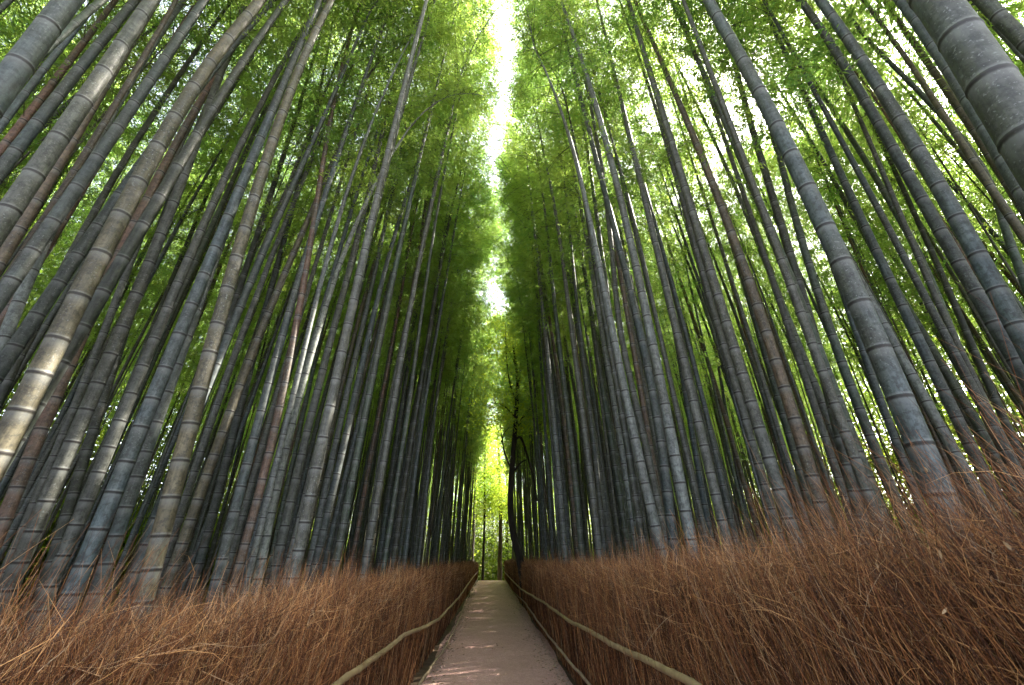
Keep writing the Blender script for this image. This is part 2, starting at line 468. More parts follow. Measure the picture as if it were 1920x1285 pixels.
SD = np.array([sdir.x, sdir.y, sdir.z])
SUN_GAPS = [((-3.36, 4.4, 0.9), 0.43), ((-2.6, 5.5, 0.9), 0.49), ((-4.2, 4.6, 2.2), 0.58), ((-3.2, 3.0, 2.5), 0.49),
            ((-2.5, 3.8, 1.6), 0.36), ((-3.4, 6.6, 1.8), 0.51), ((-2.2, 8.5, 2.2), 0.51), ((-2.4, 10.5, 1.5), 0.43), ((-3.0, 2.4, 6.0), 0.43)]
def sky_gap(p):
    """crowns along the path leave a ragged slit of open sky over its middle"""
    y, x, z = p[:, 1], p[:, 0], p[:, 2]
    c = 0.05 + 0.20 * np.sin(y * 0.9 + 0.6) + 0.13 * np.sin(z * 1.1)
    w = np.interp(y, [0, 4.9, 5.9, 7.1, 9.1, 11.3, 12.8, 14.5, 18, 26, 34], [.52, .50, .34, .05, .48, .36, .10, .0, .05, .16, .08]) + 0.10 * np.sin(y * 3.1 + z * 1.7) * np.sin(z * 2.3)
    open_ = np.abs(x - c) < np.clip(w, 0.0, 1.0) + rng.normal(0, 0.16, len(p))
    for t, r in SUN_GAPS:                                        # leaves cut away along the sun direction, shaped to bring sunbeams to left stems
        d = p - np.array(t); al = d @ SD
        per = np.linalg.norm(d - al[:, None] * SD, axis=1)
        open_ |= (al > 1.0) & (per < r * rng.uniform(0.7, 1.1, len(p)))
    return ~open_

GROUP_T = 'bamboo standing nearest the path'
# name: colour, side, surveyed pixels (lowest first or highest first), width px, diameter, label
TR = [
 ('blue', [(106,20),(48,92),(2,152)], 51, .13, 'thick bluish bamboo crossing the very top left corner'),
 ('blue', [(154,31),(87,125),(20,219)], 17, .07, 'slim pale blue bamboo just right of the thick one in the top left corner'),
 ('slate',[(209,38),(124,156),(38,274)], 27, .11, 'dark slate bamboo running close along the left side of a thick grey one, top left'),
 ('grey', [(257,22),(219,79),(173,139),(127,207),(74,286),(17,366)], 42, .13, 'thick light grey bamboo with sunlit smooth joints meeting the left edge above its middle'),
 ('brown',[(140,240),(95,310),(20,435)], 25, .09, 'brown bamboo half hidden behind the thick light grey one at the left edge'),
 ('brown',[(298,34),(231,140),(164,246),(140,295)], 16, .07, 'slim brownish bamboo between the thick light grey one and the dark blue one, upper left'),
 ('slate',[(310,89),(253,164),(192,260),(152,311),(115,366),(74,424),(29,492)], 31, .11, 'dark blue evenly jointed bamboo left of the biggest brown one'),
 ('pale', [(160,330),(120,407),(99,453),(75,501),(50,552),(26,605),(7,664)], 26, .10, 'pale blue grey bamboo leaving the left edge halfway down'),
 ('red',  [(70,465),(43,513),(5,575)], 22, .09, 'short visible length of reddish bamboo at the left edge under the dark blue one'),
 ('olive',[(483,10),(441,50),(413,92),(383,144),(354,192),(324,249),(289,309),(249,373),(212,453),(169,538),(125,622),(75,718),(26,824)], 49, .14, 'biggest olive brown bamboo with whitish joints, left foreground'),
 ('red',  [(262,415),(236,472),(200,549),(163,634),(120,722),(79,821),(33,926),(5,1000)], 29, .105, 'reddish brown bamboo pressed against the right side of the biggest olive brown one'),
 ('grey', [(274,445),(212,605),(190,650),(171,694),(156,739),(137,787),(95,886),(70,936),(50,986)], 20, .09, 'slim grey bamboo with a sunlit patch right of the reddish brown one, lower left'),
 ('grey', [(580,15),(548,65),(523,120),(490,170),(463,249),(438,299),(403,371),(368,453),(326,558),(305,612),(279,670),(255,732),(226,798),(196,871),(166,941)], 26, .11, 'plain dark grey bamboo, leftmost of three standing side by side, lower left'),
 ('blue', [(598,10),(568,65),(543,125),(510,192),(478,276),(458,319),(436,364),(413,413),(396,471),(371,525),(341,588),(321,650),(289,720),(259,796),(226,881),(191,966)], 34, .125, 'mottled grey bamboo, middle of three standing side by side, lower left'),
 ('slate',[(400,505),(375,574),(353,630),(331,690),(309,753),(284,818),(259,891),(231,966)], 27, .115, 'smooth dark bamboo with a sunlit foot, rightmost of three side by side, lower left'),
 ('olive',[(622,15),(555,177),(518,264),(508,319),(486,373),(468,431),(448,493),(428,558),(410,627),(389,697),(367,772),(348,853),(324,937),(296,1024)], 36, .13, 'thick dark brown bamboo with pale joints right of the group of three, left'),
 ('slate',[(540,580),(526,637),(512,680),(499,738),(483,795),(466,851),(451,913),(437,974)], 20, .105, 'dark grey bamboo just left of a slim reddish one, left middle'),
 ('red',  [(635,154),(605,349),(588,436),(567,574),(552,649),(543,697),(533,747),(519,796),(507,849),(495,902),(481,959),(457,1031)], 18, .095, 'slim reddish bamboo with dark joints left of the arching one, left middle'),
 ('grey', [(665,560),(645,639),(620,738),(610,779),(600,824),(588,868),(576,916),(565,964)], 17, .10, 'grey bamboo just right of the foot of the arching one, left middle'),
 ('dark', [(43,665),(20,712),(0,760)], 20, .09, 'dark bamboo stub at the left edge behind the biggest olive brown one'),
 ('dark', [(270,500),(221,650),(191,740),(166,816),(143,901),(125,946),(110,1001)], 22, .105, 'dark bamboo between the reddish brown one and the group of three, lower left'),
 ('grey', [(490,530),(452,645),(414,740),(397,791),(366,891),(341,961),(321,1031)], 17, .095, 'grey bamboo directly right of the thick dark brown one, with a sunlit side'),
 ('pale', [(779,70),(730,164),(705,229),(685,284),(640,408),(604,525),(575,640)], 11, .075, 'slim pale bamboo rising alone to a thin tip in the left canopy'),
 # right side
 ('blue', [(1784,0),(1828,58),(1866,117),(1905,180)], 92, .15, 'hugest blue bamboo filling the top right corner'),
 ('slate',[(1716,0),(1747,31),(1770,86),(1809,144),(1848,199),(1868,249),(1895,292)], 35, .12, 'dark blue bamboo just left of the hugest one in the top right corner'),
 ('blue', [(1688,23),(1708,55),(1727,84),(1755,111),(1782,144),(1809,173),(1836,210),(1860,253),(1883,288)], 22, .085, 'slimmer blue bamboo, second to the left of the hugest one, upper right'),
 ('olive',[(1638,8),(1665,39),(1688,66),(1708,93),(1727,125),(1747,148),(1766,179),(1790,214),(1813,253),(1836,288),(1864,331),(1895,370),(1918,416)], 20, .085, 'yellowish brown slim bamboo against the bright gap, upper right'),
 ('blue', [(1519,0),(1559,42),(1596,95),(1636,149),(1673,212),(1718,279),(1766,354),(1815,433),(1868,518),(1910,613)], 40, .13, 'thick blue bamboo second right of the flecked one, running to the right edge'),
 ('slate',[(1474,0),(1494,17),(1524,60),(1551,107),(1581,152),(1611,204),(1646,259),(1678,314),(1713,371),(1751,433),(1793,493),(1835,558),(1875,628),(1911,702)], 32, .12, 'dark steel blue bamboo with thin black joints, next right of the slim flecked ones'),
 ('blue', [(1335,0),(1355,7),(1377,67),(1412,132),(1447,202),(1482,279),(1519,361),(1559,451),(1601,548),(1644,649),(1689,758),(1732,862)], 52, .14, 'thickest full length blue bamboo with white lichen flecks, right foreground'),
 ('blue', [(1414,0),(1454,95),(1479,139),(1504,189),(1524,224),(1549,279),(1574,339),(1599,388),(1624,431),(1649,478),(1671,528),(1696,577),(1721,631),(1750,685),(1778,745),(1806,804),(1840,864)], 25, .115, 'mottled blue bamboo just right of the thickest flecked one'),
 ('grey', [(1173,0),(1193,45),(1213,134),(1228,184),(1240,224),(1257,309),(1277,359),(1287,408),(1305,448),(1320,491),(1335,538),(1351,582),(1368,632),(1385,680),(1399,729),(1414,781),(1430,834),(1447,897),(1469,964)], 26, .125, 'grey bamboo with dark blotches and slightly crooked joints, right middle'),
 ('brown',[(1198,0),(1218,50),(1238,100),(1257,144),(1275,184),(1297,249),(1317,294),(1332,341),(1352,388),(1372,441),(1390,498),(1409,560),(1426,611),(1445,670),(1464,728),(1483,786),(1505,846),(1527,913),(1541,971)], 27, .13, 'grey brown patchy bamboo right of the blotched grey one'),
 ('pale', [(999,100),(1023,144),(1043,199),(1063,259),(1078,319),(1096,383),(1111,438),(1123,498),(1140,584),(1147,625),(1159,670),(1168,716),(1178,762),(1188,810),(1200,858),(1209,909),(1222,961),(1237,1011)], 20, .115, 'pale mottled bamboo nearest the path on the right, bending in at its tip'),
 ('pale', [(1053,10),(1073,60),(1088,105),(1101,154),(1116,209),(1128,259),(1138,309),(1153,364),(1168,418),(1180,458),(1188,498),(1203,548),(1217,630),(1228,678),(1238,728),(1248,777),(1258,830),(1268,884),(1281,942),(1288,988)], 22, .12, 'smooth pale blue bamboo, second right of the path, with even dark joints'),
 ('grey', [(1138,65),(1163,149),(1180,214),(1188,279),(1208,349),(1223,423),(1238,498),(1257,577),(1281,649),(1286,690),(1298,735),(1310,783),(1318,829),(1327,877),(1339,926),(1349,971)], 20, .115, 'plain grey bamboo left of the blotched one, with faint joints'),
 ('dark', [(1375,110),(1414,239),(1434,309),(1452,354),(1464,391),(1479,433),(1489,473),(1499,513),(1514,558),(1524,603),(1536,647),(1548,693),(1562,741),(1575,787),(1588,836),(1597,883)], 25, .125, 'blackish green bamboo with pale ring joints left of the thickest flecked one'),
 ('green',[(1450,300),(1519,473),(1541,611),(1560,660),(1599,746),(1620,795),(1640,838),(1665,886)], 21, .11, 'dull green bamboo between the blackish one and the thickest flecked one'),
 ('green',[(1690,440),(1739,541),(1762,588),(1775,633),(1799,679),(1820,732),(1846,788),(1876,844),(1896,881)], 21, .11, 'dark green bamboo right of the mottled blue one, lower right'),
 ('dark', [(1740,440),(1784,534),(1799,575),(1818,616),(1836,657),(1855,702),(1872,743),(1889,784),(1907,825)], 17, .10, 'nearly black bamboo with pale joints near the right edge'),
 ('blue', [(1567,522),(1579,563),(1594,616),(1614,668),(1635,720),(1657,774),(1676,830),(1691,881)], 16, .095, 'slim blue green bamboo peeping out left of the thickest flecked one'),
 ('dark', [(1627,526),(1650,567),(1672,608),(1691,653),(1713,696),(1735,743),(1756,786),(1780,832),(1799,877)], 18, .10, 'dark bamboo squeezed between the thickest flecked one and the mottled blue one'),
 ('red',  [(1599,134),(1663,229),(1678,259),(1703,299),(1728,344),(1753,383),(1778,428),(1803,463),(1828,508)], 13, .07, 'slim rusty bamboo between the two thick blue ones, upper right'),
 ('green',[(1572,8),(1599,54),(1626,109),(1670,150),(1716,187),(1762,234),(1794,280),(1825,327),(1848,366),(1871,428)], 17, .085, 'dark greenish bamboo slanting behind the thick blue one to the bright gap, upper right'),
 ('green',[(1820,-10),(1848,12),(1879,35),(1906,70)], 33, .12, 'dark green bamboo right of the hugest one in the extreme top right'),
 ('slate',[(1185,560),(1200,618),(1214,690),(1221,728),(1229,765),(1234,803),(1245,878),(1253,947)], 19, .12, 'dark slate bamboo half behind the smooth pale blue one, right of the path'),
 ('grey', [(1154,560),(1164,642),(1173,673),(1180,711),(1192,745),(1197,779),(1204,817),(1214,854),(1224,889)], 14, .10, 'slim grey bamboo half behind the pale mottled one nearest the path'),
 ('brown',[(1169,570),(1180,622),(1185,652),(1193,697),(1200,748),(1207,789),(1214,820),(1221,854)], 12, .09, 'thin dark brown bamboo with pale rings between the two pale ones right of the path'),
 ('pale', [(1015,560),(1022,622),(1029,680),(1034,752),(1039,806),(1043,854),(1050,902),(1053,971)], 11, .10, 'slim pale grey bamboo right of the dark forked tree'),
]
ARCH = [(909,180),(882,171),(854,172),(824,184),(794,204),(764,239),(740,279),(715,324),(690,364),(660,438),(640,478),(606,586),(593,632),(579,678),(565,726),(552,776),(540,827),(526,882),(512,938),(502,990),(487,1071)]

class PolyCurve:
    """arc length parametrised 3D polyline, smoothed; lifts extrapolate along its ends"""
    def __init__(s, P):
        P = np.asarray(P, float)
        d = np.concatenate([[0], np.cumsum(np.linalg.norm(np.diff(P, axis=0), axis=1))])
        s.d, s.P, s.length = d, P, d[-1]
    def __call__(s, q):
        q = np.clip(np.asarray(q, float), 0, s.length)
        return np.stack([np.interp(q, s.d, s.P[:, k]) for k in range(3)], -1)

def tops_in(X, z, side, rg):
    return X

def survey(px, w, D, side):
    px = sorted(px, key=lambda q: -q[1])
    lx, ly = px[0]
    stretch = math.sqrt(1 + ((lx - 960) / FPX) ** 2) ** 0.5
    for _ in range(14):
        z = FPX * D / w * stretch
        Y = (ray(lx, ly) * z)[1]
        P = np.array([at_y(x, y, Y) for x, y in px])
        X, Z = P[:, 0], P[:, 2]
        deg = 3 if len(px) > 8 else 2 if len(px) > 5 else 1
        c = np.polyfit(Z, X, deg)
        dc = np.polyder(c)
        z0, z1 = Z.min(), Z.max()
        sl0 = float(np.clip(np.polyval(dc, z0), -0.22, 0.22))
        xb = np.polyval(c, z0) - sl0 * z0
        if side * xb > 1.62: break
        D *= 1.04
    return D, Y, c, z0, z1, sl0, xb

TRACED = []
def build_traced():
    for i, (colour, px, w, D, label) in enumerate(TR):
        side = -1 if px[0][0] < 960 else 1
        D, Y, c, z0, z1, sl0, xb = survey(px, w, D, side)
        rg = np.random.default_rng(100 + i)
        H = rg.uniform(16, 19) * (0.82 if D < 0.09 else 1)
        H = max(H, z1 + 1.2)
        if 'bending in at its tip' in label: H = z1 + 1.5
        sl1 = float(np.clip(np.polyval(np.polyder(c), z1), -0.16, 0.16))
        x1 = np.polyval(c, z1)
        zs = np.linspace(0, H, 70)
        dz = np.clip(zs - z1, 0, None)
        top = x1 + sl1 * dz * np.exp(-dz / 12) - side * 0.006 * dz ** 2
        lim = 0.40 + 0.25 * rg.random()
        q = np.clip((side * top - lim) / 0.5, -30, 30)
        soft = side * (lim + 0.5 * np.log1p(np.exp(q)))
        top = np.where(zs > z1, x1 + (soft - soft[np.searchsorted(zs, z1)]), x1)
        xs = np.where(zs < z0, np.polyval(c, z0) - sl0 * (z0 - zs), np.where(zs > z1, top, np.polyval(c, zs)))
        ys = Y + 0.12 * np.sin(zs * 0.25 + rg.random() * 6) * np.clip(zs / 8, 0, 1)
        base = np.array([xs[0], ys[0], 0.0])
        cv = PolyCurve(np.stack([xs, ys, zs], -1) - base)
        h = cv.length
        root = empty('bamboo', tuple(base))
        tag(root, label, 'bamboo', GROUP_T)
        cu, nodes = culm_mesh('culm', cv, h, D / 2, root, 18, seed=i)
        rgb = np.array(CULM_COLOURS[colour]) * rg.uniform(0.9, 1.12)
        cu.color = (*rgb, 1)
        h0 = h * (rg.uniform(0.64, 0.72) if side < 0 else rg.uniform(0.54, 0.64))
        VB, QB, VL, TL = foliage_arrays(cv, h, h0, nodes, rg, 1.28, 0.080, rg.uniform(1.3, 1.7), lambda p: sky_gap(p + base))
        mesh_np('branches', VB, QB, M_BRANCH, root)
        mesh_np('foliage', VL, TL, M_LEAF, root)
        TRACED.append(base)
    # stems at the left fence whose high crowns close over the path
    for i, (x, y, lean, colour, label) in enumerate([
            (-1.72, 4.30, .012, 'grey', 'straight grey bamboo nearest the left fence whose crown edges the white sky'),
            (-2.05, 6.35, .028, 'green', 'dull green bamboo at the left fence just beyond the foot of the arching one'),
            (-2.00, 7.60, .030, 'slate', 'dark slate bamboo at the left fence, second beyond the foot of the arching one')]):
        rg = np.random.default_rng(700 + i)
        zs = np.linspace(0, 17.5, 60)
        base = np.array([x, y, 0.0])
        cv = PolyCurve(np.stack([lean * zs + 0.0022 * zs ** 2, -0.02 * zs, zs], -1))
        root = empty('bamboo', tuple(base)); tag(root, label, 'bamboo', GROUP_T)
        cu, nodes = culm_mesh('culm', cv, cv.length, 0.052, root, 18, seed=300 + i); cu.color = (*CULM_COLOURS[colour], 1)
        VB, QB, VL, TL = foliage_arrays(cv, cv.length, 12.4 if i < 1 else 10.8, nodes, rg, 1.25, 0.078, 1.5, lambda p: sky_gap(p + base))
        mesh_np('branches', VB, QB, M_BRANCH, root); mesh_np('foliage', VL, TL, M_LEAF, root)
        TRACED.append(base)
    # the one culm that arches right over the path
    D = 0.105; w = 19
    lx, ly = ARCH[-1]
    Y = (ray(lx, ly) * (FPX * D / w * 1.1))[1]
    P = np.array([at_y(x, y, Y) for x, y in reversed(ARCH)])
    for _ in range(2): P[1:-1] = 0.25 * P[:-2] + 0.5 * P[1:-1] + 0.25 * P[2:]
    d = (P[1] - P[0]) / (P[1, 2] - P[0, 2])
    P = np.concatenate([[P[0] - d * P[0, 2]], P])
    base = P[0].copy(); base[2] = 0
    cv = PolyCurve(P - base)
    root = empty('bamboo', tuple(base))
    tag(root, 'bluish bamboo whose top arches right over the path from the left', 'bamboo', GROUP_T)
    cu, nodes = culm_mesh('culm', cv, cv.length, D / 2, root, 18, seed=77); cu.color = (0.15, 0.165, 0.145, 1)
    rg = np.random.default_rng(500)
    VB, QB, VL, TL = foliage_arrays(cv, cv.length, cv.length * 0.90, nodes, rg, 0.5, 0.08, 0.6)
    mesh_np('branches', VB, QB, M_BRANCH, root); mesh_np('foliage', VL, TL, M_LEAF, root)
    TRACED.append(base)
build_traced()

def proto(seed, link=True, far=False, slim=False):
    """one free standing bamboo about its own origin, leaning and nodding towards +X"""
    rg = np.random.default_rng(seed)
    H = rg.uniform(14.0, 18.0); D = rg.uniform(0.05, 0.105) if far else rg.uniform(0.075, 0.125)
    if slim: D = rg.uniform(0.03, 0.055); H *= 0.8
    lean = rg.uniform(0.0, 0.045); bend = rg.uniform(0.0012, 0.0042)
    zs = np.linspace(0, H, 40)
    xs = lean * zs + bend * zs ** 2 + 0.02 * np.sin(zs * 0.8 + rg.random() * 6)
    nod = np.clip(zs - H * 0.78, 0, None)
    xs = xs + 0.16 * nod ** 2 * rg.uniform(0.3, 1.0)
    ys = 0.10 * np.sin(zs * 0.22 + rg.random() * 6) * zs / H
    P = np.stack([xs, ys, zs - 0.05 * nod ** 2], -1); P -= P[0]
    cv = PolyCurve(P)
    h0 = cv.length * rg.uniform(0.42, 0.60)
    sides = 8 if far else 12
    cu, nodes = culm_mesh('culm', cv, cv.length, D / 2, None, sides, link, M_CULM_FAR if far else M_CULM, seed)
    VB, QB, VL, TL = foliage_arrays(cv, cv.length, h0, nodes, rg, 0.28 if slim else 0.80 if far else 1.2, 0.105 if far else 0.084, rg.uniform(0.8, 1.0) if slim else rg.uniform(1.3, 1.7))
    br = mesh_np('branches', VB, QB, M_BRANCH, None, link=link)
    fo = mesh_np('foliage', VL, TL, M_LEAF, None, link=link)
    return [cu, br, fo]

thin = {}
def scatter_points():
    pts = []
    cell = {}
    def ok(x, y, d):
        for q in TRACED:
            if (q[0] - x) ** 2 + (q[1] - y) ** 2 < 0.10: return False
        i, j = int(math.floor(x)), int(math.floor(y))
        for a in (-1, 0, 1):
            for b in (-1, 0, 1):
                for p in cell.get((i + a, j + b), ()):
                    if (p[0] - x) ** 2 + (p[1] - y) ** 2 < d * d: return False
        return True
    rd = random.Random(3); thin_pass = [False]
    def put(x, y, d):
        if math.hypot(x, y) < 4.2 and y > -0.5: return
        if abs(x) < 7 and 42 < y < 59: return                                    # stems left out past the path's end, an opening added to let sun in
        if (-3.4 < x < 0 and y < 6.1) or (0 < x < 2.6 and y < 5.5): return     # surveyed stems stand here
        if 0.9 < x < 2.3 and 17.5 < y < 24: return                                 # room round the forked tree
        if ok(x, y, d):
            cell.setdefault((int(math.floor(x)), int(math.floor(y))), []).append((x, y)); pts.append((x, y)); thin[(x, y)] = d == 0.40 and abs(x) > 2.4 and thin_pass[0]
    for k in range(900):                       # crowded front rows along both fences
        s = rd.choice((-1, 1)); x = s * rd.uniform(1.62 if s < 0 else 1.75, 3.6); y = rd.uniform(4.5, 46); put(x, y, 0.40)
    for k in range(5200):
        s = rd.choice((-1, 1)); x = s * rd.uniform(3.2, 22); y = rd.uniform(-3, 52); put(x, y, 0.74 if abs(x) < 9 else 0.90)
    thin_pass[0] = True
    for k in range(1300):                      # thin stems between the stout ones
        s = rd.choice((-1, 1)); x = s * rd.uniform(2.4, 19); y = rd.uniform(4, 50); (abs(x) > 5 or y < 14) and put(x, y, 0.40)
    thin_pass[0] = False
    for k in range(260):                       # behind the end of the path
        x = rd.uniform(-16, 16); y = rd.uniform(50, 66)
        put(x, y, 0.9)
    return pts

def build_grove():
    pts = scatter_points()
    def size_in_view(p):
        dx, dy = p
        d = math.hypot(dx, dy)
        vis = dy > 0.55 * abs(dx) * 0.9 and dy > 0.4
        return (1.0 if vis else 0.15) / d * (0.4 if thin[p] else 1.0)
    pts.sort(key=size_in_view, reverse=True)
    nind = 300 - len(TRACED)
    near, rest = pts[:nind], pts[nind:]
    protos = [proto(900 + k) for k in range(10)]
    rd = random.Random(8)
    names = {'blue': 3, 'slate': 5, 'grey': 8, 'pale': 2, 'olive': 2, 'brown': 2, 'red': 1, 'dark': 2, 'green': 7}
    words = {'blue': 'bluish', 'slate': 'dark slate', 'grey': 'grey', 'pale': 'pale grey', 'olive': 'olive brown',
             'brown': 'brownish', 'red': 'reddish', 'dark': 'blackish', 'green': 'dull green'}
    bag = [k for k, n in names.items() for _ in range(n)]
    used = [False] * len(protos)
    for (x, y) in near:
        k = rd.randrange(len(protos)); colour = rd.choice(bag)
        side = 'left' if x < 0 else 'right'
        depth = 'in the crowded front rows along the %s brush fence' % side if abs(x) < 3.7 else 'in the deeper rows behind the %s brush fence' % side
        root = empty('bamboo', (x, y, ground_z(x, y)))
        tag(root, '%s slender bamboo %s' % (words[colour], depth), 'bamboo', '%s bamboos %s' % (words[colour], depth))
        s = rd.uniform(0.86, 1.12)
        face = math.pi if x > 0 else 0.0
        root.rotation_euler = (0, 0, face + (rd.gauss(0, 0.55) if abs(x) < 4 else rd.uniform(-2, 2)))
        sxy = s * rd.uniform(0.88, 1.12)
        root.scale = (sxy, sxy, s)
        rgb = np.array(CULM_COLOURS[colour]) * rd.uniform(0.85, 1.15)
        trim = abs(x) < 3.2 or (0 < x < 12 and 3 < y < 17)
        for src in protos[k]:
            if not used[k] and not (src.name.startswith('foliage') and trim): c = src
            else:
                c = src.copy(); col.objects.link(c)
            c.parent = root
            if src.data.name.startswith('culm'): c.color = (*rgb, 1)
            elif src.data.name.startswith('foliage') and trim:
                me = src.data; nv = len(me.vertices)                   # crowns are trimmed by the open slit and the added sunbeam gaps
                co = np.empty(nv * 3, np.float32); me.vertices.foreach_get('co', co); co = co.reshape(-1, 4, 3)
                ca, sa = math.cos(root.rotation_euler[2]), math.sin(root.rotation_euler[2])
                p = co[:, 0].astype(float)
                wpt = np.stack([x + sxy * (ca * p[:, 0] - sa * p[:, 1]), y + sxy * (sa * p[:, 0] + ca * p[:, 1]), s * p[:, 2]], -1)
                kp = co[sky_gap(wpt)]
                TL = (np.array([[0, 1, 2], [0, 2, 3]])[None] + (np.arange(len(kp)) * 4)[:, None, None]).reshape(-1, 3)
                f2 = mesh_np('foliage', kp.reshape(-1, 3), TL, M_LEAF, root)
                if c is not src: bpy.data.objects.remove(c)

        used[k] = True
    for pr in protos:
        for o in pr:
            if o.parent is None: bpy.data.objects.remove(o)
    # the rest of the grove, past counting: one object that plants bamboo on its points
    src_col = bpy.data.collections.new('grove_bamboo_kinds')
    kinds = []
    for k in range(7):
        cu, br, fo = proto(1300 + k, link=False, far=True, slim=k > 3)
        V, F, mi, A1, A2 = [], [], [], [], []
        me = bpy.data.meshes.new('grove_bamboo')
        n = 0; faces = []; mats = []
        arrs = []
        for q, o in enumerate((cu, br, fo)):
            m_ = o.data
            co = np.empty(len(m_.vertices) * 3, np.float32); m_.vertices.foreach_get('co', co)
            lv = np.empty(len(m_.loops), np.int32); m_.loops.foreach_get('vertex_index', lv)
            lt = np.empty(len(m_.polygons), np.int32); m_.polygons.foreach_get('loop_total', lt)
            bd = np.zeros(len(m_.vertices), np.float32); bl = bd.copy()
            if q == 0:
                m_.attributes['band'].data.foreach_get('value', bd); m_.attributes['bloom'].data.foreach_get('value', bl)
            arrs.append((co.reshape(-1, 3), lv + n, lt, np.full(len(lt), q, np.int32), bd, bl)); n += len(m_.vertices)
        co, lv, lt, mi, bd, bl = [np.concatenate([a[i] for a in arrs]) for i in range(6)]
        me.vertices.add(len(co)); me.vertices.foreach_set('co', co.ravel())
        me.loops.add(len(lv)); me.loops.foreach_set('vertex_index', lv)
        me.polygons.add(len(lt)); me.polygons.foreach_set('loop_start', np.concatenate([[0], np.cumsum(lt)[:-1]]).astype(np.int32))
        me.polygons.foreach_set('loop_total', lt); me.polygons.foreach_set('use_smooth', mi == 0)
        for an, av in (('band', bd), ('bloom', bl)):
            me.attributes.new(an, 'FLOAT', 'POINT').data.foreach_set('value', av)
        for mt in (M_CULM_FAR, M_BRANCH, M_LEAF): me.materials.append(mt)
        me.polygons.foreach_set('material_index', mi)
        me.update(calc_edges=True)
        ob = bpy.data.objects.new('grove_bamboo', me); src_col.objects.link(ob)
        for o in (cu, br, fo): bpy.data.objects.remove(o)
    pm = bpy.data.meshes.new('far_bamboo_grove')
    P = np.array([(x, y, ground_z(x, y)) for x, y in rest], np.float32)
    pm.vertices.add(len(P)); pm.vertices.foreach_set('co', P.ravel())
    rz = np.array([(math.pi if x > 0 else 0) + rd.uniform(-1.2, 1.2) for x, y in rest], np.float32)
    sc = np.array([rd.uniform(0.85, 1.15) for _ in rest], np.float32)
    ki = np.array([rd.randrange(4, 7) if thin[p] else rd.randrange(4) for p in rest], np.int32)
    pm.attributes.new('turn', 'FLOAT', 'POINT').data.foreach_set('value', rz)
    pm.attributes.new('size', 'FLOAT', 'POINT').data.foreach_set('value', sc)
    pm.attributes.new('kind_index', 'INT', 'POINT').data.foreach_set('value', ki)
    go = bpy.data.objects.new('far_bamboo_grove', pm); col.objects.link(go)
    tag(go, 'dense mass of thin bamboo filling the depth of the grove on both sides', 'bamboo grove', kind='stuff')
    ng = bpy.data.node_groups.new('plant_grove', 'GeometryNodeTree')
    ng.interface.new_socket('Geometry', in_out='INPUT', socket_type='NodeSocketGeometry')
    ng.interface.new_socket('Geometry', in_out='OUTPUT', socket_type='NodeSocketGeometry')
    N = ng.nodes; L = ng.links
    gi = N.new('NodeGroupInput'); gout = N.new('NodeGroupOutput')
    iop = N.new('GeometryNodeInstanceOnPoints'); ci = N.new('GeometryNodeCollectionInfo')
    ci.inputs['Collection'].default_value = src_col
    ci.inputs['Separate Children'].default_value = True; ci.inputs['Reset Children'].default_value = True
    def na(nm, ty):
        a = N.new('GeometryNodeInputNamedAttribute'); a.data_type = ty; a.inputs['Name'].default_value = nm; return a.outputs['Attribute']
    cx = N.new('ShaderNodeCombineXYZ'); L.new(na('turn', 'FLOAT'), cx.inputs['Z'])
    L.new(gi.outputs[0], iop.inputs['Points']); L.new(ci.outputs[0], iop.inputs['Instance'])
    iop.inputs['Pick Instance'].default_value = True
    L.new(na('kind_index', 'INT'), iop.inputs['Instance Index'])
    L.new(cx.outputs[0], iop.inputs['Rotation']); L.new(na('size', 'FLOAT'), iop.inputs['Scale'])
    L.new(iop.outputs[0], gout.inputs[0])
    md = go.modifiers.new('plant_grove', 'NODES'); md.node_group = ng
build_grove()

# ------------------------------------------------------------------ woodland closing the grove and the end of the path
def leaf_cloud(C, n_per, spread, leaf, rg):
    """C (k,3) clump centres -> leaf quads"""
    k = len(C)
    p0 = (C[:, None, :] + rg.normal(0, 1, (k, n_per, 3)) * spread).reshape(-1, 3)
    m = len(p0)
    az = rg.random(m) * 6.28; dn = rg.uniform(-0.5, 0.9, m)
    D = np.stack([np.cos(az) * np.cos(dn), np.sin(az) * np.cos(dn), -np.sin(dn)], -1)
    Nn = norm(np.array([0, 0, 1.0]) + rg.normal(0, 0.6, (m, 3)))
    S = norm(np.cross(D, Nn)); ll = leaf * rg.uniform(0.6, 1.3, m); lw = ll * 0.28
    mid = p0 + D * (ll * 0.5)[:, None]
    V = np.stack([p0, mid + S * lw[:, None], p0 + D * ll[:, None], mid - S * lw[:, None]], 1).reshape(-1, 3)
    T = (np.array([[0, 1, 2], [0, 2, 3]])[None] + (np.arange(m) * 4)[:, None, None]).reshape(-1, 3)
    return V, T

def build_far_wood():
    rg = np.random.default_rng(61)
    C = []
    for s in (-1, 1):
        n = 4200
        C.append(np.stack([s * rg.uniform(21, 28, n), rg.uniform(-8, 68, n), rg.random(n) ** 1.4 * 15 - 0.1], -1))
    n = 2400
    C.append(np.stack([rg.uniform(-24, 24, n), rg.uniform(68, 78, n), rg.random(n) ** 1.5 * 14 - 1.6], -1))
    for s in (-1, 1):
        n = 2200
        C.append(np.stack([s * rg.uniform(18, 23, n), rg.uniform(-8, 66, n), rg.random(n) * 3.2], -1))
    n = 420
    C.append(np.stack([rg.uniform(-7, 7, n), rg.uniform(56, 62, n), rg.random(n) ** 1.3 * 9 - 1.5], -1))
    C = np.concatenate(C)
    V, T = leaf_cloud(C, 70, np.array([0.75, 0.75, 0.5]), 0.30, rg)
    tag(mesh_np('far_woodland', V, T, M_WOOD), 'mass of sunlit green leaves far behind the bamboo stems', 'woodland', kind='stuff')
build_far_wood()

